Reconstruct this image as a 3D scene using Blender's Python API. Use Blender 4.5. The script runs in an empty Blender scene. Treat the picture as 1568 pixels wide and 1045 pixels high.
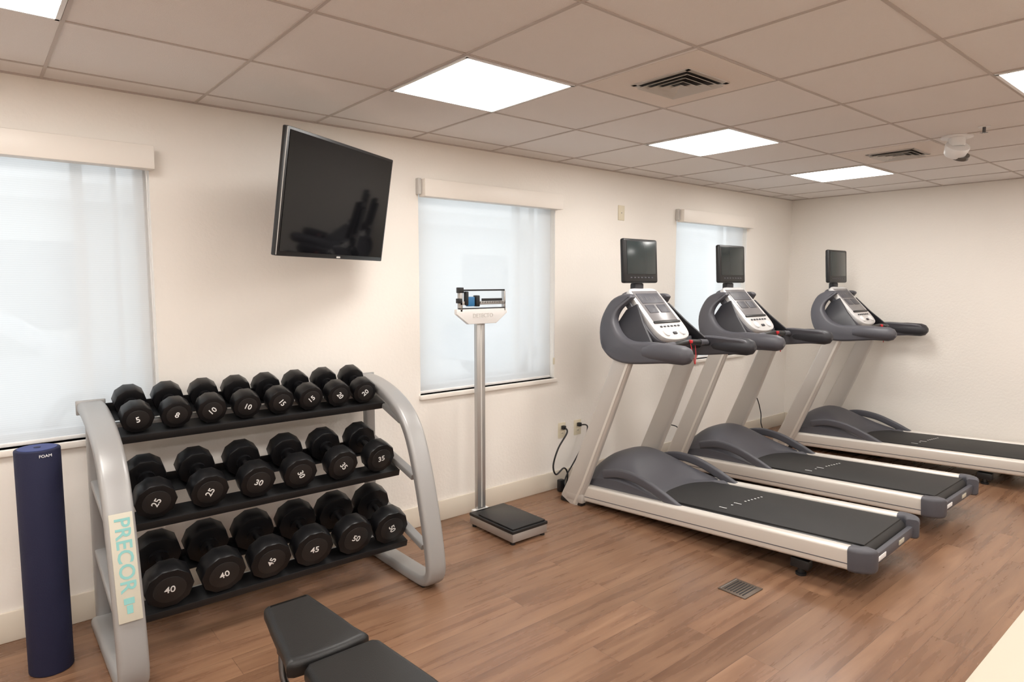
import bpy, bmesh, math, random
from mathutils import Vector, Matrix, Euler
random.seed(7)
scene = bpy.context.scene
try:
    scene.view_settings.view_transform = 'Standard'
except Exception: pass

# ------------------------------------------------------------ materials
def mat(name, col, rough=0.5, metal=0.0, bump=0.0, bscale=50.0, var=0.0, vscale=5.0, coat=0.0, spec=0.5):
    m = bpy.data.materials.new(name); m.use_nodes = True
    nt = m.node_tree; b = nt.nodes['Principled BSDF']
    b.inputs['Base Color'].default_value = (*col, 1)
    b.inputs['Roughness'].default_value = rough
    b.inputs['Metallic'].default_value = metal
    b.inputs['Coat Weight'].default_value = coat
    b.inputs['Specular IOR Level'].default_value = spec
    tc = nt.nodes.new('ShaderNodeTexCoord')
    if bump > 0:
        n = nt.nodes.new('ShaderNodeTexNoise'); n.inputs['Scale'].default_value = bscale
        n.inputs['Detail'].default_value = 4
        nt.links.new(tc.outputs['Object'], n.inputs['Vector'])
        bp = nt.nodes.new('ShaderNodeBump'); bp.inputs['Strength'].default_value = bump
        bp.inputs['Distance'].default_value = 0.005
        nt.links.new(n.outputs['Fac'], bp.inputs['Height'])
        nt.links.new(bp.outputs['Normal'], b.inputs['Normal'])
    if var > 0:
        n2 = nt.nodes.new('ShaderNodeTexNoise'); n2.inputs['Scale'].default_value = vscale
        n2.inputs['Detail'].default_value = 6
        nt.links.new(tc.outputs['Object'], n2.inputs['Vector'])
        mx = nt.nodes.new('ShaderNodeMix'); mx.data_type = 'RGBA'
        mx.inputs[6].default_value = (*[c*(1-var) for c in col], 1)
        mx.inputs[7].default_value = (*[min(1, c*(1+var)) for c in col], 1)
        nt.links.new(n2.outputs['Fac'], mx.inputs[0])
        nt.links.new(mx.outputs[2], b.inputs['Base Color'])
    return m

def emis(name, col, s):
    m = bpy.data.materials.new(name); m.use_nodes = True
    nt = m.node_tree; nt.nodes.clear()
    e = nt.nodes.new('ShaderNodeEmission'); e.inputs[0].default_value = (*col, 1); e.inputs[1].default_value = s
    o = nt.nodes.new('ShaderNodeOutputMaterial'); nt.links.new(e.outputs[0], o.inputs[0])
    return m

def wood_floor():
    m = bpy.data.materials.new('wood_plank_floor'); m.use_nodes = True
    nt = m.node_tree; N = nt.nodes; L = nt.links; b = N['Principled BSDF']
    tc = N.new('ShaderNodeTexCoord')
    br = N.new('ShaderNodeTexBrick'); br.offset = 0.37; br.offset_frequency = 2
    br.inputs['Scale'].default_value = 1.0
    br.inputs['Brick Width'].default_value = 1.22
    br.inputs['Row Height'].default_value = 0.152
    br.inputs['Mortar Size'].default_value = 0.0009
    br.inputs['Mortar Smooth'].default_value = 0.3
    br.inputs['Color1'].default_value = (0.0, 0, 0, 1)
    br.inputs['Color2'].default_value = (1.0, 1, 1, 1)
    br.inputs['Mortar'].default_value = (0.3, 0.3, 0.3, 1)
    L.new(tc.outputs['Object'], br.inputs['Vector'])
    vm = N.new('ShaderNodeVectorMath'); vm.operation = 'MULTIPLY'
    vm.inputs[1].default_value = (1.0, 12, 1)
    L.new(tc.outputs['Object'], vm.inputs[0])
    va = N.new('ShaderNodeVectorMath'); va.operation = 'MULTIPLY_ADD'
    va.inputs[1].default_value = (9, 9, 9)
    L.new(br.outputs['Color'], va.inputs[0]); L.new(vm.outputs[0], va.inputs[2])
    n1 = N.new('ShaderNodeTexNoise'); n1.inputs['Scale'].default_value = 1.5; n1.inputs['Detail'].default_value = 8
    n1.inputs['Roughness'].default_value = 0.56; n1.inputs['Distortion'].default_value = 0.35
    L.new(va.outputs[0], n1.inputs['Vector'])
    cr = N.new('ShaderNodeValToRGB')
    cr.color_ramp.elements[0].position = 0.26; cr.color_ramp.elements[0].color = (0.140, 0.070, 0.040, 1)
    cr.color_ramp.elements[1].position = 0.76; cr.color_ramp.elements[1].color = (0.300, 0.172, 0.102, 1)
    e = cr.color_ramp.elements.new(0.5); e.color = (0.212, 0.113, 0.065, 1)
    L.new(n1.outputs['Fac'], cr.inputs[0])
    mr = N.new('ShaderNodeMapRange'); mr.inputs[3].default_value = 0.86; mr.inputs[4].default_value = 1.13
    L.new(br.outputs['Color'], mr.inputs[0])
    mu = N.new('ShaderNodeVectorMath'); mu.operation = 'SCALE'
    L.new(cr.outputs[0], mu.inputs[0]); L.new(mr.outputs[0], mu.inputs[3])
    mo = N.new('ShaderNodeMix'); mo.data_type = 'RGBA'; mo.inputs[7].default_value = (0.09, 0.045, 0.027, 1)
    L.new(br.outputs['Fac'], mo.inputs[0]); L.new(mu.outputs[0], mo.inputs[6])
    L.new(mo.outputs[2], b.inputs['Base Color'])
    rr = N.new('ShaderNodeMapRange'); rr.inputs[3].default_value = 0.22; rr.inputs[4].default_value = 0.34
    L.new(n1.outputs['Fac'], rr.inputs[0]); L.new(rr.outputs[0], b.inputs['Roughness'])
    bp = N.new('ShaderNodeBump'); bp.inputs['Strength'].default_value = 0.10; bp.inputs['Distance'].default_value = 0.002
    L.new(n1.outputs['Fac'], bp.inputs['Height']); L.new(bp.outputs[0], b.inputs['Normal'])
    return m

def shade_mat():
    m = bpy.data.materials.new('roller_shade_fabric'); m.use_nodes = True
    nt = m.node_tree; N = nt.nodes; L = nt.links; N.clear()
    tc = N.new('ShaderNodeTexCoord')
    w = N.new('ShaderNodeTexWave'); w.bands_direction = 'Z'; w.inputs['Scale'].default_value = 34
    w.inputs['Distortion'].default_value = 0.8; w.inputs['Detail'].default_value = 1
    L.new(tc.outputs['Object'], w.inputs['Vector'])
    cr = N.new('ShaderNodeMix'); cr.data_type = 'RGBA'
    cr.inputs[6].default_value = (0.83, 0.83, 0.83, 1); cr.inputs[7].default_value = (0.88, 0.88, 0.88, 1)
    L.new(w.outputs['Fac'], cr.inputs[0])
    tr = N.new('ShaderNodeBsdfTranslucent'); df = N.new('ShaderNodeBsdfDiffuse'); tp = N.new('ShaderNodeBsdfTransparent')
    L.new(cr.outputs[2], tr.inputs[0]); L.new(cr.outputs[2], df.inputs[0])
    m1 = N.new('ShaderNodeMixShader'); m1.inputs[0].default_value = 0.30
    L.new(tr.outputs[0], m1.inputs[1]); L.new(df.outputs[0], m1.inputs[2])
    m2 = N.new('ShaderNodeMixShader'); m2.inputs[0].default_value = 0.30
    L.new(m1.outputs[0], m2.inputs[1]); L.new(tp.outputs[0], m2.inputs[2])
    o = N.new('ShaderNodeOutputMaterial'); L.new(m2.outputs[0], o.inputs[0])
    return m

M_wall = mat('cream_orange_peel_wall', (0.868, 0.825, 0.770), 0.75, bump=0.35, bscale=55)
M_base = mat('cream_baseboard', (0.72, 0.65, 0.55), 0.45)
M_trim = mat('cream_window_trim', (0.84, 0.79, 0.73), 0.4)
M_tile = mat('ceiling_tile_matte', (0.81, 0.770, 0.742), 0.9, bump=0.4, bscale=220, var=0.03, vscale=1.2)
M_tile2 = mat('ceiling_tile_stained', (0.80, 0.73, 0.67), 0.9, bump=0.4, bscale=220)
M_grid = mat('ceiling_grid_metal', (0.53, 0.47, 0.43), 0.6)
M_white = mat('white_enamel', (0.82, 0.81, 0.80), 0.35)
M_grille = mat('grille_grey', (0.60, 0.58, 0.55), 0.5)
M_vdark = mat('vent_cavity', (0.06, 0.055, 0.05), 0.8)
M_floor = wood_floor()
M_shade = shade_mat()
M_light = emis('troffer_lens', (1.0, 0.965, 0.915), 20.5)
M_black = mat('black_plastic', (0.010, 0.010, 0.011), 0.4)
M_rub = mat('black_urethane', (0.005, 0.005, 0.006), 0.36, bump=0.05, bscale=120, spec=0.33)
M_chrome = mat('dull_steel', (0.14, 0.14, 0.145), 0.3, 1.0)
M_screen = mat('glossy_dark_screen', (0.004, 0.004, 0.005), 0.05, spec=0.38)
M_rack = mat('silver_powder_coat', (0.36, 0.355, 0.35), 0.38, 0.3)
M_tray = mat('black_tray', (0.007, 0.007, 0.008), 0.5)
M_num = mat('white_print', (0.88, 0.88, 0.88), 0.6)
M_mint = mat('mint_print', (0.23, 0.50, 0.48), 0.5)
M_plate = mat('cream_label', (0.55, 0.52, 0.43), 0.5)
M_navy = mat('navy_foam', (0.006, 0.008, 0.038), 0.75, bump=0.25, bscale=160)
M_navy2 = mat('navy_foam_end', (0.04, 0.055, 0.18), 0.7)
M_vinyl = mat('black_vinyl', (0.007, 0.0065, 0.0065), 0.42, bump=0.12, bscale=260)
M_tsil = mat('champagne_silver', (0.56, 0.525, 0.49), 0.38, 0.3)
M_tsil2 = mat('rail_silver', (0.72, 0.675, 0.62), 0.33, 0.25)
M_slate = mat('slate_plastic', (0.078, 0.077, 0.090), 0.48, bump=0.08, bscale=200)
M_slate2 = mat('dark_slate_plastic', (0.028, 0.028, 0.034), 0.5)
M_belt = mat('running_belt_rubber', (0.015, 0.014, 0.014), 0.6, bump=0.2, bscale=300)
M_cons = mat('console_silver', (0.68, 0.67, 0.67), 0.35, 0.2)
M_disp = mat('console_display', (0.20, 0.19, 0.195), 0.25)
M_tvs = mat('monitor_glass', (0.022, 0.030, 0.031), 0.2)
M_red = mat('red_plastic', (0.6, 0.02, 0.03), 0.4)
M_blue = mat('blue_plastic', (0.03, 0.16, 0.35), 0.4)
M_steel = mat('brushed_steel_column', (0.50, 0.49, 0.48), 0.32, 0.75)
M_ivory = mat('ivory_plastic', (0.70, 0.63, 0.48), 0.4)
M_bronze = mat('bronze_floor_box', (0.12, 0.09, 0.07), 0.45, 0.5)
M_cream = mat('cream_laminate', (0.47, 0.435, 0.345), 0.5)
M_glass = mat('lens_glass', (0.10, 0.09, 0.08), 0.1)
M_conc = mat('pale_concrete', (0.62, 0.63, 0.62), 0.9, var=.08, vscale=2)
M_stucco = mat('pale_stucco', (0.80, 0.80, 0.78), 0.9, bump=.3, bscale=30)
M_car = mat('silver_car_paint', (0.55, 0.58, 0.62), 0.3, 0.2, coat=.5)
M_tint = mat('grey_tinted_glass', (0.26, 0.29, 0.31), 0.15)

# ------------------------------------------------------------ geometry helpers
def bm_box(sx, sy, sz, bev=0.0, seg=2):
    bm = bmesh.new(); bmesh.ops.create_cube(bm, size=1)
    for v in bm.verts: v.co = Vector((v.co.x*sx, v.co.y*sy, v.co.z*sz))
    if bev > 0:
        bmesh.ops.bevel(bm, geom=bm.edges[:], offset=min(bev, .49*min(sx, sy, sz)), segments=seg, affect='EDGES', profile=0.5)
    return bm
def bm_cyl(r, h, n=24, r2=None, bev=0.0, seg=2):
    bm = bmesh.new()
    bmesh.ops.create_cone(bm, cap_ends=True, segments=n, radius1=r, radius2=r if r2 is None else r2, depth=h)
    if bev > 0:
        ed = [e for e in bm.edges if any(len(f.verts) > 4 for f in e.link_faces)]
        bmesh.ops.bevel(bm, geom=ed, offset=bev, segments=seg, affect='EDGES', profile=0.5)
    return bm
def bm_prism(pts, depth, bev=0.0, seg=2):
    bm = bmesh.new()
    vs = [bm.verts.new((p[0], p[1], -depth/2)) for p in pts]
    f = bm.faces.new(vs)
    r = bmesh.ops.extrude_face_region(bm, geom=[f])
    for g in r['geom']:
        if isinstance(g, bmesh.types.BMVert): g.co.z += depth
    bmesh.ops.recalc_face_normals(bm, faces=bm.faces[:])
    if bev > 0:
        ed = [e for e in bm.edges if abs(e.verts[0].co.z-e.verts[1].co.z) < 1e-6]
        bmesh.ops.bevel(bm, geom=ed, offset=bev, segments=seg, affect='EDGES', profile=0.5)
    return bm
def catmull(pts, n=6, closed=False):
    P = [Vector(p) for p in pts]; out = []
    N = len(P); rng = range(N if closed else N-1)
    for i in rng:
        if closed: p0, p1, p2, p3 = P[(i-1) % N], P[i], P[(i+1) % N], P[(i+2) % N]
        else: p0, p1, p2, p3 = P[max(i-1, 0)], P[i], P[i+1], P[min(i+2, N-1)]
        for k in range(n):
            t = k/n
            out.append(0.5*((2*p1)+(p2-p0)*t+(2*p0-5*p1+4*p2-p3)*t*t+(3*p1-p0-3*p2+p3)*t**3))
    if not closed: out.append(P[-1].copy())
    return out
def rrect(w, h, r, n=4):
    pts = []
    for cx, cy, a0 in ((w/2-r, h/2-r, 0), (-w/2+r, h/2-r, 90), (-w/2+r, -h/2+r, 180), (w/2-r, -h/2+r, 270)):
        for k in range(n+1):
            a = math.radians(a0+90*k/n); pts.append((cx+r*math.cos(a), cy+r*math.sin(a)))
    return pts
def circ(r, n=12): return [(r*math.cos(2*math.pi*k/n), r*math.sin(2*math.pi*k/n)) for k in range(n)]
def bm_sweep(path, sec, side=None, scales=None, bscale=None):
    P = [Vector(p) for p in path]; bm = bmesh.new(); rings = []
    s = Vector(side) if side is not None else None
    prev = None
    for i, p in enumerate(P):
        t = (P[min(i+1, len(P)-1)]-P[max(i-1, 0)]).normalized()
        if s is not None: a = (s - t*s.dot(t)).normalized()
        else:
            if prev is None: a = t.orthogonal().normalized()
            else: a = (prev - t*prev.dot(t)).normalized()
            prev = a
        b = t.cross(a).normalized()
        k = scales[i] if scales else 1.0
        kb = bscale[i] if bscale else k
        rings.append([bm.verts.new(p+a*q[0]*k+b*q[1]*kb) for q in sec])
    n = len(sec)
    for i in range(len(rings)-1):
        for j in range(n):
            bm.faces.new((rings[i][j], rings[i][(j+1) % n], rings[i+1][(j+1) % n], rings[i+1][j]))
    bm.faces.new(rings[0][::-1]); bm.faces.new(rings[-1])
    return bm
def bm_text(s, size, ext=0.0006, off=0.0):
    cu = bpy.data.curves.new('t', 'FONT'); cu.body = s; cu.size = size; cu.extrude = ext
    cu.offset = off
    cu.align_x = 'CENTER'; cu.align_y = 'CENTER'; cu.resolution_u = 3
    ob = bpy.data.objects.new('t', cu); scene.collection.objects.link(ob)
    dg = bpy.context.evaluated_depsgraph_get()
    me = bpy.data.meshes.new_from_object(ob.evaluated_get(dg))
    bm = bmesh.new(); bm.from_mesh(me)
    bpy.data.objects.remove(ob); bpy.data.meshes.remove(me); bpy.data.curves.remove(cu)
    return bm

class G:
    def __init__(self): self.bm = bmesh.new(); self.mats = []
    def put(self, b, m, loc=(0, 0, 0), rot=(0, 0, 0), M=None, flat=False):
        if m not in self.mats: self.mats.append(m)
        mi = self.mats.index(m)
        if not M: M = Matrix.Translation(Vector(loc)) @ Euler([math.radians(r) for r in rot]).to_matrix().to_4x4()
        bmesh.ops.transform(b, matrix=M, verts=b.verts[:])
        bmesh.ops.recalc_face_normals(b, faces=b.faces[:])
        for f in b.faces: f.material_index = mi; f.smooth = not flat
        for e in b.edges:
            if len(e.link_faces) == 2 and e.calc_face_angle(0) > math.radians(38): e.smooth = False
        me = bpy.data.meshes.new('tmp'); b.to_mesh(me); b.free()
        self.bm.from_mesh(me); bpy.data.meshes.remove(me)
        return self
    def box(self, sx, sy, sz, loc, m, bev=0.0, rot=(0, 0, 0), seg=2): return self.put(bm_box(sx, sy, sz, bev, seg), m, loc, rot)
    def box2(self, lo, hi, m, bev=0.0):
        return self.box(hi[0]-lo[0], hi[1]-lo[1], hi[2]-lo[2], [(a+b)/2 for a, b in zip(lo, hi)], m, bev)
    def cyl(self, r, h, loc, m, rot=(0, 0, 0), n=24, r2=None, bev=0.0): return self.put(bm_cyl(r, h, n, r2, bev), m, loc, rot)
    def tube(self, pts, r, m, n=10, smooth=6):
        p = catmull(pts, smooth) if smooth and len(pts) > 2 else pts
        return self.put(bm_sweep(p, circ(r, n)), m)
    def mesh(self, name):
        me = bpy.data.meshes.new(name); self.bm.to_mesh(me); self.bm.free()
        for m in self.mats: me.materials.append(m)
        return me
    def obj(self, name, loc=(0, 0, 0), rot=(0, 0, 0), parent=None):
        return link(name, self.mesh(name), loc, rot, parent)
def link(name, me, loc=(0, 0, 0), rot=(0, 0, 0), parent=None):
    ob = bpy.data.objects.new(name, me); scene.collection.objects.link(ob)
    ob.location = loc; ob.rotation_euler = [math.radians(r) for r in rot]
    if parent: ob.parent = parent
    return ob
def empty(name, loc=(0, 0, 0), rot=(0, 0, 0)):
    e = bpy.data.objects.new(name, None); e.empty_display_size = 0.1
    scene.collection.objects.link(e); e.location = loc; e.rotation_euler = [math.radians(r) for r in rot]
    return e

# ------------------------------------------------------------ room
X0, X1, Y0, H = -2.6, 6.86, -5.8, 2.44
G().box2((X0-.15, Y0-.15, -.1), (X1+.15, .15, 0), M_floor).obj('floor')
wins = [(-.50, .70), (2.18, 3.35), (4.82, 5.97)]
ZS, ZT = .85, 2.19
g = G(); xs = X0-.15
for a, b in wins:
    g.box2((xs, 0, 0), (a, .15, H), M_wall)
    g.box2((a, 0, 0), (b, .15, ZS), M_wall); g.box2((a, 0, ZT), (b, .15, H), M_wall); xs = b
g.box2((xs, 0, 0), (X1+.15, .15, H), M_wall)
g.obj('wall_back')
G().box2((X1, Y0, 0), (X1+.15, 0, H), M_wall).obj('wall_right')
G().box2((X0-.15, Y0, 0), (X0, 0, H), M_wall).obj('wall_left')
G().box2((X0-.15, Y0-.15, 0), (X1+.15, Y0, H), M_wall).obj('wall_front')
def baseb(name, lo, hi):
    g = G(); g.box2(lo, hi, M_base, .004); g.obj(name)
baseb('baseboard_back', (X0, -.014, 0), (X1, 0, .135))
baseb('baseboard_right', (X1-.014, Y0, 0), (X1, -.014, .135))
baseb('baseboard_left', (X0, Y0, 0), (X0+.014, -.014, .135))
baseb('baseboard_front', (X0+.014, Y0, 0), (X1-.014, Y0+.014, .135))
g = G()
g.box2((X0-.15, Y0-.15, H), (X1+.15, .15, H+.1), M_tile)
g.obj('ceiling')
gx = [.305+.61*k for k in range(-5, 11)]
gy = [-.19-.61*k for k in range(0, 10)]
g = G()
for x in gx:
    if X0 < x < X1: g.box2((x-.006, Y0, H-.004), (x+.006, 0, H), M_grid)
for y in gy:
    if Y0 < y < 0: g.box2((X0, y-.006, H-.0035), (X1, y+.006, H), M_grid)
g.box2((X0, -.016, H-.006), (X1, 0, H), M_grid); g.box2((X1-.016, Y0, H-.006), (X1, 0, H), M_grid)
g.obj('trim_ceiling_grid')
def troffer(x, y):
    g = G(); s = .61; z = H
    for dx, dy, w, d in ((0, s/2-.016, s-.02, .014), (0, -s/2+.016, s-.02, .014), (s/2-.016, 0, .014, s-.02), (-s/2+.016, 0, .014, s-.02)):
        g.box(w, d, .008, (dx, dy, -.004), M_white)
    g.box(s-.045, s-.045, .003, (0, 0, -.003), M_light)
    g.obj('recessed_ceiling_light', (x, y, z))
for yy in (-1.105, -2.935, -4.765):
    for xx in (-1.83, 0, 1.83, 3.66, 5.49):
        troffer(xx, yy)
def vent(x, y):
    g = G()
    g.box(.59, .59, .003, (0, 0, -.0015), M_tile2)
    g.box(.27, .27, .002, (0, 0, -.004), M_vdark)
    for s in (.262, .192, .122, .052):
        for q in range(4):
            bm = bmesh.new(); o, i2 = s/2, s/2-.026
            vs = [bm.verts.new(p) for p in ((-o, o, -.020), (o, o, -.020), (i2, i2, -.007), (-i2, i2, -.007))]
            bm.faces.new(vs)
            r = bmesh.ops.extrude_face_region(bm, geom=bm.faces[:])
            for v in r['geom']:
                if isinstance(v, bmesh.types.BMVert): v.co.z -= .002
            g.put(bm, M_grille, rot=(0, 0, 90*q))
    for dx, dy, w, d in ((0, .14, .30, .022), (0, -.14, .30, .022), (.14, 0, .022, .30), (-.14, 0, .022, .30)):
        g.box(w, d, .005, (dx, dy, -.0055), M_grille)
    g.obj('ceiling_air_vent', (x, y, H))
vent(2.46, -1.715); vent(4.93, -1.715)
g = G()
g.cyl(.085, .012, (0, 0, -.006), M_white, bev=.003); g.cyl(.045, .05, (0, 0, -.035), M_white)
g.put(bm_cyl(.055, .07, 28, .068, .012), M_white, (-.005, 0, -.085), (25, -30, 0))
g.put(bm_cyl(.048, .02, 24), M_glass, (.014, -.018, -.118), (25, -30, 0))
g.box(.05, .02, .03, (.09, .0, -.02), M_white, .004)
g.obj('ceiling_motion_sensor', (4.62, -2.15, H))
def sprinkler(x, y):
    g = G(); g.cyl(.03, .004, (0, 0, -.002), M_white); g.cyl(.008, .03, (0, 0, -.018), M_chrome)
    for k in range(8):
        g.box(.022, .004, .001, (.009*math.cos(k*.785), .009*math.sin(k*.785), -.034), M_chrome, rot=(0, 0, k*45))
    g.obj('fire_sprinkler', (x, y, H))
sprinkler(4.45, -2.33); sprinkler(5.3, -1.98)

def window(i, a, b):
    e = empty('window_%d' % i, ((a+b)/2, 0, 0)); w = b-a
    g = G(); t = .045
    g.box2((-w/2, .095, ZS), (-w/2+t, .145, ZT), M_white); g.box2((w/2-t, .095, ZS), (w/2, .145, ZT), M_white)
    g.box2((-w/2+t, .095, ZS), (w/2-t, .145, ZS+t), M_white); g.box2((-w/2+t, .095, ZT-t), (w/2-t, .145, ZT), M_white)
    g.box2((w/2-.30, .10, ZS+t), (w/2-.255, .14, ZT-t), M_white)
    g.box2((w/2-.14, .10, ZS+t), (w/2-.12, .14, ZT-t), M_white)
    g.obj('frame', parent=e)
    g = G(); g.box2((-w/2+.006, .028, ZS+.012), (w/2-.022, .0295, ZT-.02), M_shade)
    g.box2((-w/2+.006, .022, ZS+.004), (w/2-.022, .036, ZS+.022), M_white, .004); g.obj('roller_shade', parent=e)
    g = G(); g.box2((-w/2+.005, -.075, ZT-.10), (w/2+.012, -.002, ZT+.008), M_trim, .004)
    g.box2((-w/2-.018, -.035, ZT-.085), (-w/2+.004, -.001, ZT+.012), M_grille, .003); g.obj('valance', parent=e)
    g = G(); g.box2((-w/2-.01, -.022, ZS-.028), (w/2+.012, .09, ZS), M_trim, .004)
    g.obj('sill', parent=e)
    g = G(); g.tube([(w/2-.012, -.006, ZT-.1), (w/2-.012, -.006, ZS+.14)], .0025, M_white, 6, 0)
    g.box(.014, .01, .05, (w/2-.012, -.006, ZS+.13), M_ivory, .003); g.obj('pull_chain', parent=e)
for i, (a, b) in enumerate(wins): window(i+1, a, b)

# outdoors, faintly visible through the sheer shades
g = G(); g.box2((-12, .16, -.22), (22, 16, -.12), M_conc); g.obj('outdoor_ground')
g = G()
g.box2((-12, 11, -.12), (22, 11.4, 3.4), M_stucco); g.box2((-12, 10.4, 3.0), (22, 11.0, 3.25), M_white)
for k in range(9):
    g.box2((-10+3.4*k, 10.97, .7), (-8.4+3.4*k, 11.0, 2.3), M_tint)
g.obj('neighbouring_building')
def car(x, y):
    g = G()
    side = [(-2.2, .35), (-2.2, .75), (-1.95, .92), (-1.2, .98), (-.6, 1.42), (.7, 1.46), (1.45, 1.02), (2.1, .92), (2.25, .6), (2.2, .32)]
    pts = [(p.x, p.y) for p in catmull([(a, b, 0) for a, b in side], 3, True)]
    g.put(bm_prism(pts, 1.75, .12, 3), M_car, rot=(90, 0, 0))
    g.put(bm_prism([(-1.0, 1.0), (-.55, 1.34), (.62, 1.37), (1.15, 1.02)], 1.77, .01), M_tint, rot=(90, 0, 0))
    for wx in (-1.35, 1.4):
        for wy in (-.82, .82):
            g.cyl(.33, .2, (wx, wy, .33), M_black, (90, 0, 0), 28, bev=.02); g.cyl(.2, .21, (wx, wy, .33), M_grille, (90, 0, 0), 20)
    g.obj('parked_car', (x, y, -.12))
car(-.6, 4.6); car(8.5, 5.2)

def plate(name, x, z, kind):
    g = G(); g.box(.075, .006, .118, (0, -.003, 0), M_ivory, .0025)
    if kind == 'o':
        for dz in (.024, -.024):
            g.box(.034, .003, .03, (0, -.007, dz), M_ivory, .001)
            for dx in (-.006, .006): g.box(.003, .001, .010, (dx, -.0088, dz+.002), M_black)
    else: g.cyl(.004, .003, (0, -.007, 0), M_chrome, (90, 0, 0), 10)
    g.obj(name, (x, 0, z))
plate('wall_blank_plate', 4.08, 2.12, 'b')
plate('wall_outlet', 3.43, .44, 'o'); plate('wall_outlet', 3.60, .44, 'o'); plate('wall_outlet', 6.02, .44, 'o')

# ------------------------------------------------------------ television
TVC = (1.44, -.478, 1.957); TVR = (9, 0, 29.5)
e = empty('wall_mounted_television', TVC, TVR)
W, Hh = .855, .555
g = G(); g.box(W, .030, Hh, (0, .012, 0), M_black, .005); g.box(W*.6, .05, Hh*.6, (0, .04, -.02), M_black, .012)
g.box(.0015, .004, Hh-.01, (-W/2-.0005, -.002, 0), M_steel)
g.obj('casing', parent=e)
g = G(); g.box(W-.03, .003, Hh-.035, (0, -.004, .004), M_screen); g.obj('screen', parent=e)
g = G(); g.box(.03, .002, .008, (0.02, -.0055, -Hh/2+.009), M_grille); g.obj('logo', parent=e)
Mi = (Matrix.Translation(TVC) @ Euler([math.radians(r) for r in TVR]).to_matrix().to_4x4()).inverted()
def wl(p): return Mi @ Vector(p)
g = G()
back = Vector((0, .07, 0)); wallp = wl((1.75, -.03, 1.95)); elbow = wl((1.38, -.2, 1.95))
g.tube([back, elbow], .018, M_black, 8, 0); g.tube([elbow, wallp], .018, M_black, 8, 0)
g.put(bm_box(.12, .025, .26, .004), M_black, M=Mi @ Matrix.Translation((1.75, -.0135, 1.95)))
g.box(.2, .02, .2, (0, .072, 0), M_black, .003)
g.obj('swing_arm', parent=e)

# ------------------------------------------------------------ dumbbell rack
e = empty('dumbbell_rack')
XL, XR = .405, 1.755
for nm, x, sg in (('side_frame_left', XL, -1), ('side_frame_right', XR, 1)):
    g = G()
    sec = rrect(.105, .055, .020)
    path = [(x, -.08, 1.010), (x, -.20, 1.000), (x, -.36, .962), (x, -.51, .89), (x, -.61, .785), (x, -.69, .60), (x, -.76, .36), (x, -.80, .17), (x, -.80, .085), (x, -.755, .042), (x, -.66, .030), (x, -.40, .028), (x, -.12, .028)]
    g.put(bm_sweep(catmull(path, 5), sec, side=(1, 0, 0)), M_rack)
    g.box(.115, .012, .065, (x, -.078, 1.010), M_rack, .004)
    g.put(bm_sweep([(x, -.10, .02), (x, -.12, .5), (x, -.12, .99)], rrect(.06, .045, .012), side=(1, 0, 0)), M_rack)
    for (yb, zb, yf, zf) in ((-.12, .68, -.62, .55), (-.12, .36, -.71, .2), (-.12, .95, -.5, .83)):
        g.put(bm_sweep([(x, yb, zb), (x, yf, zf)], rrect(.05, .03, .008), side=(1, 0, 0)), M_rack)
    for yy in (-.70, -.14): g.box(.08, .08, .012, (x, yy, .006), M_black, .003)
    g.obj(nm, parent=e)
tiers = [((-.30, .985), .068, 8, .545, 1.63, .168, [5, 8, 10, 10, 15, 15, 20, 20]),
         ((-.456, .655), .084, 6, .570, 1.620, .205, [25, 25, 30, 30, 35, 35]),
         ((-.53, .297), .098, 6, .590, 1.645, .225, [40, 40, 45, 45, 50, 50])]
TH = math.radians(17); cs, sn = math.cos(TH), math.sin(TH)
g = G()
for (yf, zf), r, n, xa, xb, sp, lab in tiers:
    py, pz = yf+r*sn, zf-r*cs
    L = (XR-XL)-.02; xc = (XR+XL)/2
    def at(d, up): return (xc, py+d*cs-up*sn, pz+d*sn+up*cs)
    R = (17, 0, 0)
    g.box(L, .095, .005, at(0, -.004), M_tray, .001, R)
    g.box(L, .005, .035, at(-.048, -.018), M_tray, .001, R)
    g.box(L, .095, .005, at(sp, -.004), M_tray, .001, R)
    g.box(L, .005, .045, at(sp+.05, .016), M_tray, .001, R)
g.obj('shelf_trays', parent=e)
g = G()
for z, y in ((.06, -.16), (.91, -.12)): g.box(XR-XL-.06, .035, .05, ((XR+XL)/2, y, z), M_rack, .008)
g.obj('cross_beams', parent=e)
g = G()
g.box(.080, .005, .40, (0, 0, 0), M_plate, .002)
g.put(bm_text('PRECOR', .074, .0004, .0012), M_mint, (0, -.0032, .045), (90, 90, 0))
g.box(.035, .002, .022, (0, -.003, -.125), M_mint); g.box(.02, .002, .03, (0, -.003, -.155), M_mint)
g.obj('label_plate', (XL, -.7555, .50), (-16.3, 0, 0), parent=e)

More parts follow.
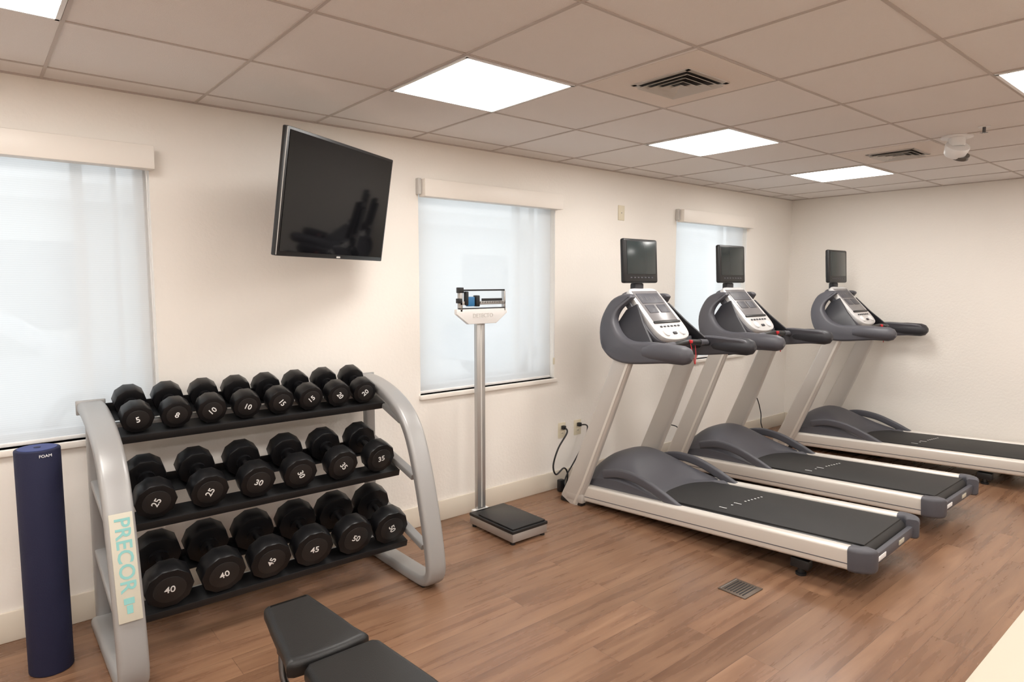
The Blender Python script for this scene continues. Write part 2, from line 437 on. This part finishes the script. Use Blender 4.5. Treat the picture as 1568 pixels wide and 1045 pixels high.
def dumbbell(x, y, z, r, sp, lab):
    g = G()
    hl = .055+r*.35
    for s in (-1, 1):
        g.put(bm_cyl(r, hl, 10, None, .010, 2), M_rub, (0, s*sp/2, 0), (90, 18, 0))
        g.cyl(r*.66, .004, (0, s*(sp/2+hl/2), 0), M_black, (90, 0, 0), 28, bev=.0015)
        g.cyl(r*.42, .02, (0, s*(sp/2-hl/2-.006), 0), M_rub, (90, 0, 0), 20)
    g.put(bm_sweep([(0, -sp/2, 0), (0, -sp*.2, 0), (0, 0, 0), (0, sp*.2, 0), (0, sp/2, 0)], circ(.015, 14), scales=[1, 1.02, 1.15, 1.02, 1]), M_chrome)
    roll = random.choice([-50, -20, 15, 40, 60, -65, 10, 0])
    tb = bm_text(str(lab), .022+r*.22, .0008, .0004)
    M = Matrix.Translation((0, -(sp/2+hl/2+.0028), 0)) @ Euler((math.radians(90), 0, 0)).to_matrix().to_4x4() @ Matrix.Rotation(math.radians(roll), 4, 'Z')
    g.put(tb, M_num, M=M)
    g.obj('dumbbell', (x, y+sp/2*cs, z+sp/2*sn), (17, 0, random.uniform(-4, 4)))
for (yf, zf), r, n, xa, xb, sp, lab in tiers:
    for k in range(n):
        dumbbell(xa+(xb-xa)*k/(n-1), yf, zf+.001, r*random.uniform(.98, 1.0), sp, lab[k])

# ------------------------------------------------------------ foam roller
g = G()
g.put(bm_cyl(.077, .914, 48, None, .006, 3), M_navy, (0, 0, .457))
g.cyl(.066, .003, (0, 0, .9145), M_navy2, n=40); g.cyl(.012, .004, (0, 0, .9155), M_navy, n=16)
g.put(bm_text('FOAM', .016), M_num, (.02, -.0755, .893), (90, 0, 10))
g.obj('foam_roller', (.185, -.355, 0))

# ------------------------------------------------------------ physician scale
e = empty('physician_beam_scale', (2.55, -.42, 0))
g = G()
g.box(.28, .43, .055, (0, 0, .045), M_steel, .006)
g.box(.285, .435, .02, (0, 0, .080), M_black, .004)
for dx in (-.12, .12):
    for dy in (-.19, .19): g.cyl(.015, .02, (dx, dy, .01), M_black)
g.obj('platform', parent=e)
g = G(); g.box(.262, .34, .010, (0, -.035, .095), M_black, .003); g.obj('rubber_mat', parent=e)
g = G(); g.box(.065, .035, 1.25, (-.04, .235, .71), M_steel, .005); g.box(.12, .06, .05, (-.04, .225, .065), M_white, .006)
g.box(.010, .037, 1.22, (-.04, .2345, .71), M_grille, .002)
g.obj('column', parent=e)
hx = -.050; dz = -.028
g = G()
g.put(bm_prism([(-.20, .05), (.20, .05), (.20, .02), (.11, -.045), (-.11, -.045), (-.20, .02)], .03, .005), M_white, (hx, .20, 1.378+dz), (90, 0, 0))
g.put(bm_text('DETECTO', .036), M_grille, (hx, .183, 1.385+dz), (90, 0, 0))
g.box(.022, .03, .13, (hx-.165, .2, 1.475+dz), M_steel, .004); g.box(.035, .035, .035, (hx-.165, .2, 1.545+dz), M_black, .004)
g.box(.012, .03, .13, (hx+.18, .2, 1.475+dz), M_steel, .003)
g.box(.03, .03, .03, (hx-.18, .19, 1.48+dz), M_black, .004)
g.obj('head_bracket', parent=e)
g = G()
g.box(.36, .008, .010, (hx, .19, 1.545+dz), M_black, .001)
g.box(.37, .010, .022, (hx, .19, 1.465+dz), M_steel, .001)
g.box(.37, .010, .006, (hx, .19, 1.432+dz), M_black, .001)
for k in range(14): g.box(.002, .002, .010, (hx-.02+.014*k, .184, 1.468+dz), M_black)
g.box(.055, .03, .06, (hx-.10, .185, 1.475+dz), M_blue, .006); g.box(.03, .035, .07, (hx-.05, .185, 1.478+dz), M_black, .005)
g.box(.02, .03, .085, (hx-.13, .185, 1.495+dz), M_black, .004); g.box(.16, .012, .016, (hx+.07, .182, 1.485+dz), M_black, .002)
g.obj('balance_beams', parent=e)

# ------------------------------------------------------------ treadmill (shared part meshes)
def zc(y): return .09 + (-y-.10)*.0511
parts = {}
g = G()
for s in (-1, 1):
    p = [(s*.355, -.12, zc(-.12)), (s*.355, -1.0, zc(-1.0)), (s*.355, -1.89, zc(-1.89))]
    g.put(bm_sweep(p, rrect(.068, .118, .018), side=(1, 0, 0)), M_tsil2)
    g.put(bm_sweep([(q[0]+s*.0335, q[1], q[2]-.022) for q in p], rrect(.004, .005, .0015), side=(1, 0, 0)), M_slate)
    g.box(.055, .10, .05, (s*.33, -1.62, .065), M_black, .006); g.cyl(.018, .05, (s*.33, -1.62, .025), M_black, bev=.003)
    g.cyl(.028, .012, (s*.33, -1.62, .006), M_black)
parts['side_rails'] = g.mesh('treadmill_side_rails')
g = G()
ang = math.degrees(math.atan(.0511))
yc = -1.15; ln = 1.5
g.box(.63, ln, .07, (0, yc, zc(yc)), M_slate2, .004, (-ang, 0, 0))
g.box(.62, ln-.02, .012, (0, yc, zc(yc)+.040), M_black, .002, (-ang, 0, 0))
g.box(.55, ln, .014, (0, yc-.01, zc(yc)+.048), M_belt, .003, (-ang, 0, 0))
g.cyl(.05, .55, (0, -1.885, zc(-1.885)+.004), M_belt, (0, 90, 0), 28)
parts['running_belt'] = g.mesh('treadmill_belt')
g = G()
for k, (dx, l) in enumerate(((-.20, .05), (-.12, .012), (-.07, .05), (.0, .012), (.03, .012), (.06, .012), (.09, .012), (.12, .012), (.15, .012))):
    yy = -1.12; g.box(.008 if l < .03 else .006, l, .001, (dx+.0, yy-dx*.2, zc(yy-dx*.2)+.0565), M_num, rot=(-ang, 0, 0))
parts['belt_marking'] = g.mesh('treadmill_marking')
g = G()
for s in (-1, 1):
    pth = catmull([(s*.357, -1.875, zc(-1.875)), (s*.356, -1.91, zc(-1.91)), (s*.335, -1.945, zc(-1.94)), (s*.30, -1.96, zc(-1.96))], 4)
    g.put(bm_sweep(pth, rrect(.126, .078, .02), side=(0, 0, 1), scales=[1]*(len(pth)-3)+[.97, .9, .8]), M_slate)
g.box(.60, .03, .06, (0, -1.952, zc(-1.95)-.015), M_slate, .008)
g.box(.12, .004, .025, (-.2, -1.968, zc(-1.95)-.015), M_num, .001); g.box(.08, .004, .025, (.1, -1.968, zc(-1.95)-.015), M_plate, .001)
parts['rear_end_caps'] = g.mesh('treadmill_endcaps')
# hood
bm = bmesh.new(); NX, NY = 24, 22; grid = []
for i in range(NX+1):
    u = -1+2*i/NX; x = u*.345; row = []
    yr = -.66-.24*abs(u)**3
    for j in range(NY+1):
        v = j/NY; y = -.02+(yr+.02)*v
        prof = math.sin(math.pi*min(1, v/.92)**.72) if v < .92 else 0
        A = .235*max(0, 1-abs(u)**3.2*.62)
        z = zc(y)+.035+A*max(0, prof)
        if v > .9: z = zc(y)+.035+(.03*(1-v)/.1)
        row.append(bm.verts.new((x, y, z)))
    grid.append(row)
for i in range(NX):
    for j in range(NY): bm.faces.new((grid[i][j], grid[i+1][j], grid[i+1][j+1], grid[i][j+1]))
bd = [e2 for e2 in bm.edges if len(e2.link_faces) == 1]
r = bmesh.ops.extrude_edge_only(bm, edges=bd)
for q in r['geom']:
    if isinstance(q, bmesh.types.BMVert): q.co.z = max(.03, zc(q.co.y)-.03)
g = G(); g.put(bm, M_slate)
g.box(.62, .20, .10, (0, -.13, .07), M_slate2, .02)
for s in (-1, 1):
    g.put(bm_sweep(catmull([(s*.335, -.26, .25), (s*.338, -.40, .285), (s*.34, -.56, .275), (s*.342, -.72, .225), (s*.343, -.86, .165), (s*.343, -.90, .150)], 5), rrect(.034, .06, .014), side=(1, 0, 0)), M_slate)
parts['motor_hood'] = g.mesh('treadmill_hood')
for s, nm in ((-1, 'upright_left'), (1, 'upright_right')):
    g = G()
    x = s*.388
    pth = [(x, .0, .01), (x, -.075, .16), (x, -.27, .62), (x*.98, -.455, 1.08)]
    g.put(bm_sweep(pth, rrect(.05, .155, .02), side=(1, 0, 0), scales=[1.1, 1.05, 1, .92]), M_tsil)
    g.put(bm_sweep([(q[0]+s*.0262, q[1]-.055, q[2]) for q in pth], rrect(.004, .018, .0015), side=(1, 0, 0)), M_tsil2)
    g.box(.045, .20, .03, (x, -.02, .015), M_black, .006)
    g.box(.055, .16, .075, (x, -.05, .055), M_tsil, .015)
    parts[nm] = g.mesh('treadmill_'+nm)
outer = [(-.36, 1.485), (-.29, 1.48), (-.225, 1.44), (-.20, 1.35), (-.215, 1.26), (-.27, 1.16), (-.34, 1.085), (-.42, 1.052), (-.54, 1.045), (-.75, 1.068), (-.88, 1.082)]
inner = [(-.93, 1.12), (-.90, 1.175), (-.78, 1.185), (-.64, 1.19), (-.52, 1.185), (-.43, 1.205), (-.355, 1.255), (-.305, 1.32), (-.315, 1.385), (-.36, 1.435), (-.385, 1.465)]
prof = outer+inner
for s, nm in ((-1, 'arm_bracket_left'), (1, 'arm_bracket_right')):
    g = G()
    pts = [(p.x, p.y) for p in catmull([(a, b, 0) for a, b in prof], 3, True)]
    b = bm_prism(pts, .085, .020, 3)
    for v in b.verts:
        yy, zz, xx = v.co.x, v.co.y, v.co.z
        v.co = Vector((xx*(1-max(0, zz-1.2)*.8)+s*(.385-max(0, zz-1.14)*.55), yy, zz))
    g.put(b, M_slate)
    pth = [(s*.385, -.62, 1.125), (s*.385, -.68, 1.13), (s*.385, -.78, 1.130), (s*.385, -.90, 1.128), (s*.385, -.935, 1.127), (s*.385, -.955, 1.127)]
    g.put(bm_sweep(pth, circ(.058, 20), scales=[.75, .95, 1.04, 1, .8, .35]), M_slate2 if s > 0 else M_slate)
    web = [(-.40, 1.42), (-.33, 1.38), (-.30, 1.30), (-.35, 1.20), (-.44, 1.14), (-.60, 1.13), (-.62, 1.18), (-.50, 1.30)]
    b = bm_prism(web, .02, .003, 1)
    for v in b.verts:
        yy, zz, xx = v.co.x, v.co.y, v.co.z
        v.co = Vector((xx+s*(.335-max(0, zz-1.14)*.55), yy, zz))
    g.put(b, M_slate2)
    parts[nm] = g.mesh('treadmill_'+nm)
# console
g = G()
Mp = Matrix.Translation((0, -.435, 1.345)) @ Euler((math.radians(47), 0, 0)).to_matrix().to_4x4()
def onp(b, m, x, y, z, rz=0): g.put(b, m, M=Mp @ Matrix.Translation((x, y, z)) @ Matrix.Rotation(math.radians(rz), 4, 'Z'))
outl = [(p.x, p.y) for p in catmull([(-.15, .215, 0), (0, .225, 0), (.15, .215, 0), (.175, .10, 0), (.185, -.10, 0), (.16, -.20, 0), (.07, -.235, 0), (-.07, -.235, 0), (-.16, -.20, 0), (-.185, -.10, 0), (-.175, .10, 0)], 4, True)]
onp(bm_prism(outl, .045, .01, 2), M_cons, 0, 0, 0)
onp(bm_prism([(a*1.12, b*1.03) for a, b in outl], .05, .02, 2), M_slate, 0, .0, -.035)
onp(bm_box(.285, .27, .006, .002), M_disp, 0, .06, .023)
onp(bm_box(.245, .09, .004, .001), M_slate, 0, .125, .027)
onp(bm_box(.10, .07, .003, .001), M_slate, -.065, .03, .028); onp(bm_box(.10, .07, .003, .001), M_slate, .065, .03, .028)
for k in range(5):
    onp(bm_box(.006, .035, .002, .0005), M_disp, -.10+.05*k, .125, .0295)
onp(bm_box(.30, .016, .012, .003), M_black, 0, -.088, .026)
for k in range(6): onp(bm_box(.022, .012, .004, .001), M_slate2, -.10+.04*k, -.125, .026)
onp(bm_cyl(.03, .012, 24, None, .003), M_white, -.09, -.175, .026); onp(bm_cyl(.03, .012, 24, None, .003), M_white, .09, -.175, .026)
onp(bm_box(.04, .02, .008, .003), M_slate2, 0, -.185, .026)
g.box(.66, .17, .06, (0, -.50, 1.13), M_slate2, .02)
g.box(.50, .12, .10, (0, -.33, 1.24), M_slate2, .03)
for s in (-1, 1):
    g.cyl(.042, .05, (s*.25, -.50, 1.165), M_slate, n=24, bev=.006); g.cyl(.034, .052, (s*.25, -.50, 1.167), M_black, n=24)
g.tube([(-.35, -.62, 1.14), (-.22, -.66, 1.15), (0, -.68, 1.17), (.22, -.66, 1.15), (.35, -.62, 1.14)], .020, M_black, 12, 5)
for s in (-1, 1): g.tube([(s*.15, -.672, 1.16), (s*.27, -.65, 1.15)], .0225, M_slate, 12, 0)
g.box(.022, .025, .022, (0, -.70, 1.175), M_red, .005)
g.tube([(0, -.70, 1.16), (.02, -.71, 1.08), (.06, -.70, 1.02), (.10, -.68, 1.08), (.12, -.66, 1.14)], .0028, M_red, 6)
parts['console'] = g.mesh('treadmill_console')
g = G()
g.box(.10, .05, .12, (-.01, -.265, 1.50), M_slate2, .012); g.box(.05, .035, .14, (-.01, -.245, 1.56), M_cons, .008)
Mm = Matrix.Translation((-.015, -.285, 1.712)) @ Euler((math.radians(-3), 0, 0)).to_matrix().to_4x4()
def onm(b, m, x, y, z): g.put(b, m, M=Mm @ Matrix.Translation((x, y, z)))
onm(bm_box(.385, .038, .305, .014, 3), M_black, 0, 0, 0); onm(bm_box(.26, .035, .22, .012), M_black, 0, .03, 0)
onm(bm_box(.325, .003, .225, .001), M_tvs, 0, -.0195, .022)
for k in range(7): onm(bm_box(.02, .003, .008, .001), M_slate, -.12+.04*k, -.0195, -.115)
parts['monitor'] = g.mesh('treadmill_monitor')
bpy.context.view_layer.update()
def treadmill(x, y, rz):
    e = empty('treadmill', (x, y, 0), (0, 0, rz))
    for nm, me in parts.items(): link(nm, me, parent=e)
    return e
T1 = treadmill(3.625, -.28, 2.4)
T2 = treadmill(4.84, -.25, .3)
T3 = treadmill(6.32, -.45, 0.6)
bpy.context.view_layer.update()
def cord(T, g):
    o = g.obj('power_cord', parent=T); o.matrix_parent_inverse = T.matrix_world.inverted()
g = G()
g.box(.03, .03, .03, (3.43, -.024, .465), M_black, .006); g.box(.03, .03, .03, (3.60, -.024, .465), M_black, .006)
g.tube([(3.43, -.04, .465), (3.40, -.09, .44), (3.30, -.10, .34), (3.25, -.10, .22), (3.27, -.11, .15), (3.36, -.10, .18), (3.41, -.09, .12), (3.39, -.11, .012), (3.46, -.24, .010), (3.5, -.30, .03)], .0065, M_black, 8)
g.tube([(3.60, -.04, .465), (3.61, -.10, .46), (3.56, -.11, .34), (3.46, -.10, .20), (3.39, -.10, .12), (3.35, -.12, .06), (3.38, -.16, .012)], .0055, M_black, 8)
g.box(.05, .04, .09, (3.34, -.09, .05), M_black, .008)
cord(T1, g)
g = G()
g.tube([(4.75, -.03, .30), (4.75, -.12, .28), (4.72, -.16, .15), (4.72, -.18, .02), (4.77, -.26, .02)], .005, M_black, 8)
cord(T2, g)
g = G()
g.box(.03, .03, .03, (6.02, -.026, .465), M_black, .005)
g.tube([(6.02, -.04, .46), (6.01, -.14, .42), (6.09, -.15, .25), (6.07, -.17, .14), (6.13, -.2, .05), (6.2, -.40, .02)], .005, M_black, 8)
cord(T3, g)

# ------------------------------------------------------------ bench
e = empty('weight_bench')
g = G()
pts = [(-.115, -.175), (.115, -.175), (.12, -.10), (.085, .15), (.065, .185), (-.065, .185), (-.085, .15), (-.12, -.10)]
pts = [(p.x, p.y) for p in catmull([(a, b, 0) for a, b in pts], 3, True)]
g.put(bm_prism(pts, .062, .022, 4), M_vinyl, (.800, -1.505, .425), (3, 0, 0)); g.obj('seat_pad', parent=e)
g = G()
pts = [(-.105, .45), (.105, .45), (.125, .43), (.15, .15), (.155, -.40), (.13, -.45), (-.13, -.45), (-.155, -.40), (-.15, .15), (-.125, .43)]
g.put(bm_prism(pts, .06, .022, 4), M_vinyl, (.825, -2.145, .412), (0, 0, 0)); g.obj('back_pad', parent=e)
g = G()
g.box(.05, 1.15, .06, (.82, -1.98, .352), M_black, .008)
g.put(bm_sweep([(.82, -1.55, .34), (.82, -1.60, .15), (.82, -1.62, .03)], rrect(.05, .06, .01), side=(1, 0, 0)), M_black)
g.put(bm_sweep([(.82, -2.5, .34), (.82, -2.55, .03)], rrect(.05, .06, .01), side=(1, 0, 0)), M_black)
for yy in (-1.62, -2.55): g.box(.46, .06, .05, (.82, yy, .025), M_black, .01)
g.box(.14, .025, .03, (.78, -1.47, .375), M_chrome, .006); g.tube([(.725, -1.47, .37), (.72, -1.50, .28), (.76, -1.56, .2)], .012, M_chrome, 10)
g.obj('frame', parent=e)

# ------------------------------------------------------------ floor outlet plate
g = G(); g.box(.17, .155, .005, (0, 0, .0025), M_bronze, .002)
for k in range(7): g.box(.13, .006, .002, (0, -.05+.0165*k, .0055), M_black)
g.box(.15, .003, .001, (0, .066, .0055), M_steel)
g.obj('floor_vent_plate', (2.958, -1.795, 0))

# ------------------------------------------------------------ counter
g = G()
g.box2((1.25, -3.69, .71), (3.05, -3.125, .75), M_cream, .004)
g.box2((1.29, -3.67, .08), (3.01, -3.15, .71), M_cream, .003)
g.box2((1.33, -3.64, 0), (2.97, -3.20, .08), M_black)
for k in range(3):
    xa = 1.30+.572*k; g.box2((xa+.005, -3.152, .10), (xa+.562, -3.134, .69), M_cream, .003)
    g.box(.10, .012, .012, (xa+.28, -3.124, .62), M_chrome, .003)
g.obj('storage_counter')

# ------------------------------------------------------------ world, camera
w = bpy.data.worlds.new('daylight'); scene.world = w; w.use_nodes = True
bg = w.node_tree.nodes['Background']; bg.inputs[0].default_value = (0.86, 0.945, 1.0, 1); bg.inputs[1].default_value = 2.05

cam = bpy.data.cameras.new('camera'); co = bpy.data.objects.new('camera', cam); scene.collection.objects.link(co)
cam.sensor_width = 36; cam.lens = 997/1568*36; cam.clip_start = .05
hd = math.radians(50); pt = math.atan(91/997)
d = Vector((math.cos(hd)*math.cos(pt), math.sin(hd)*math.cos(pt), -math.sin(pt)))
co.location = (0, -3.5, 1.57); co.rotation_euler = d.to_track_quat('-Z', 'Y').to_euler()
scene.camera = co
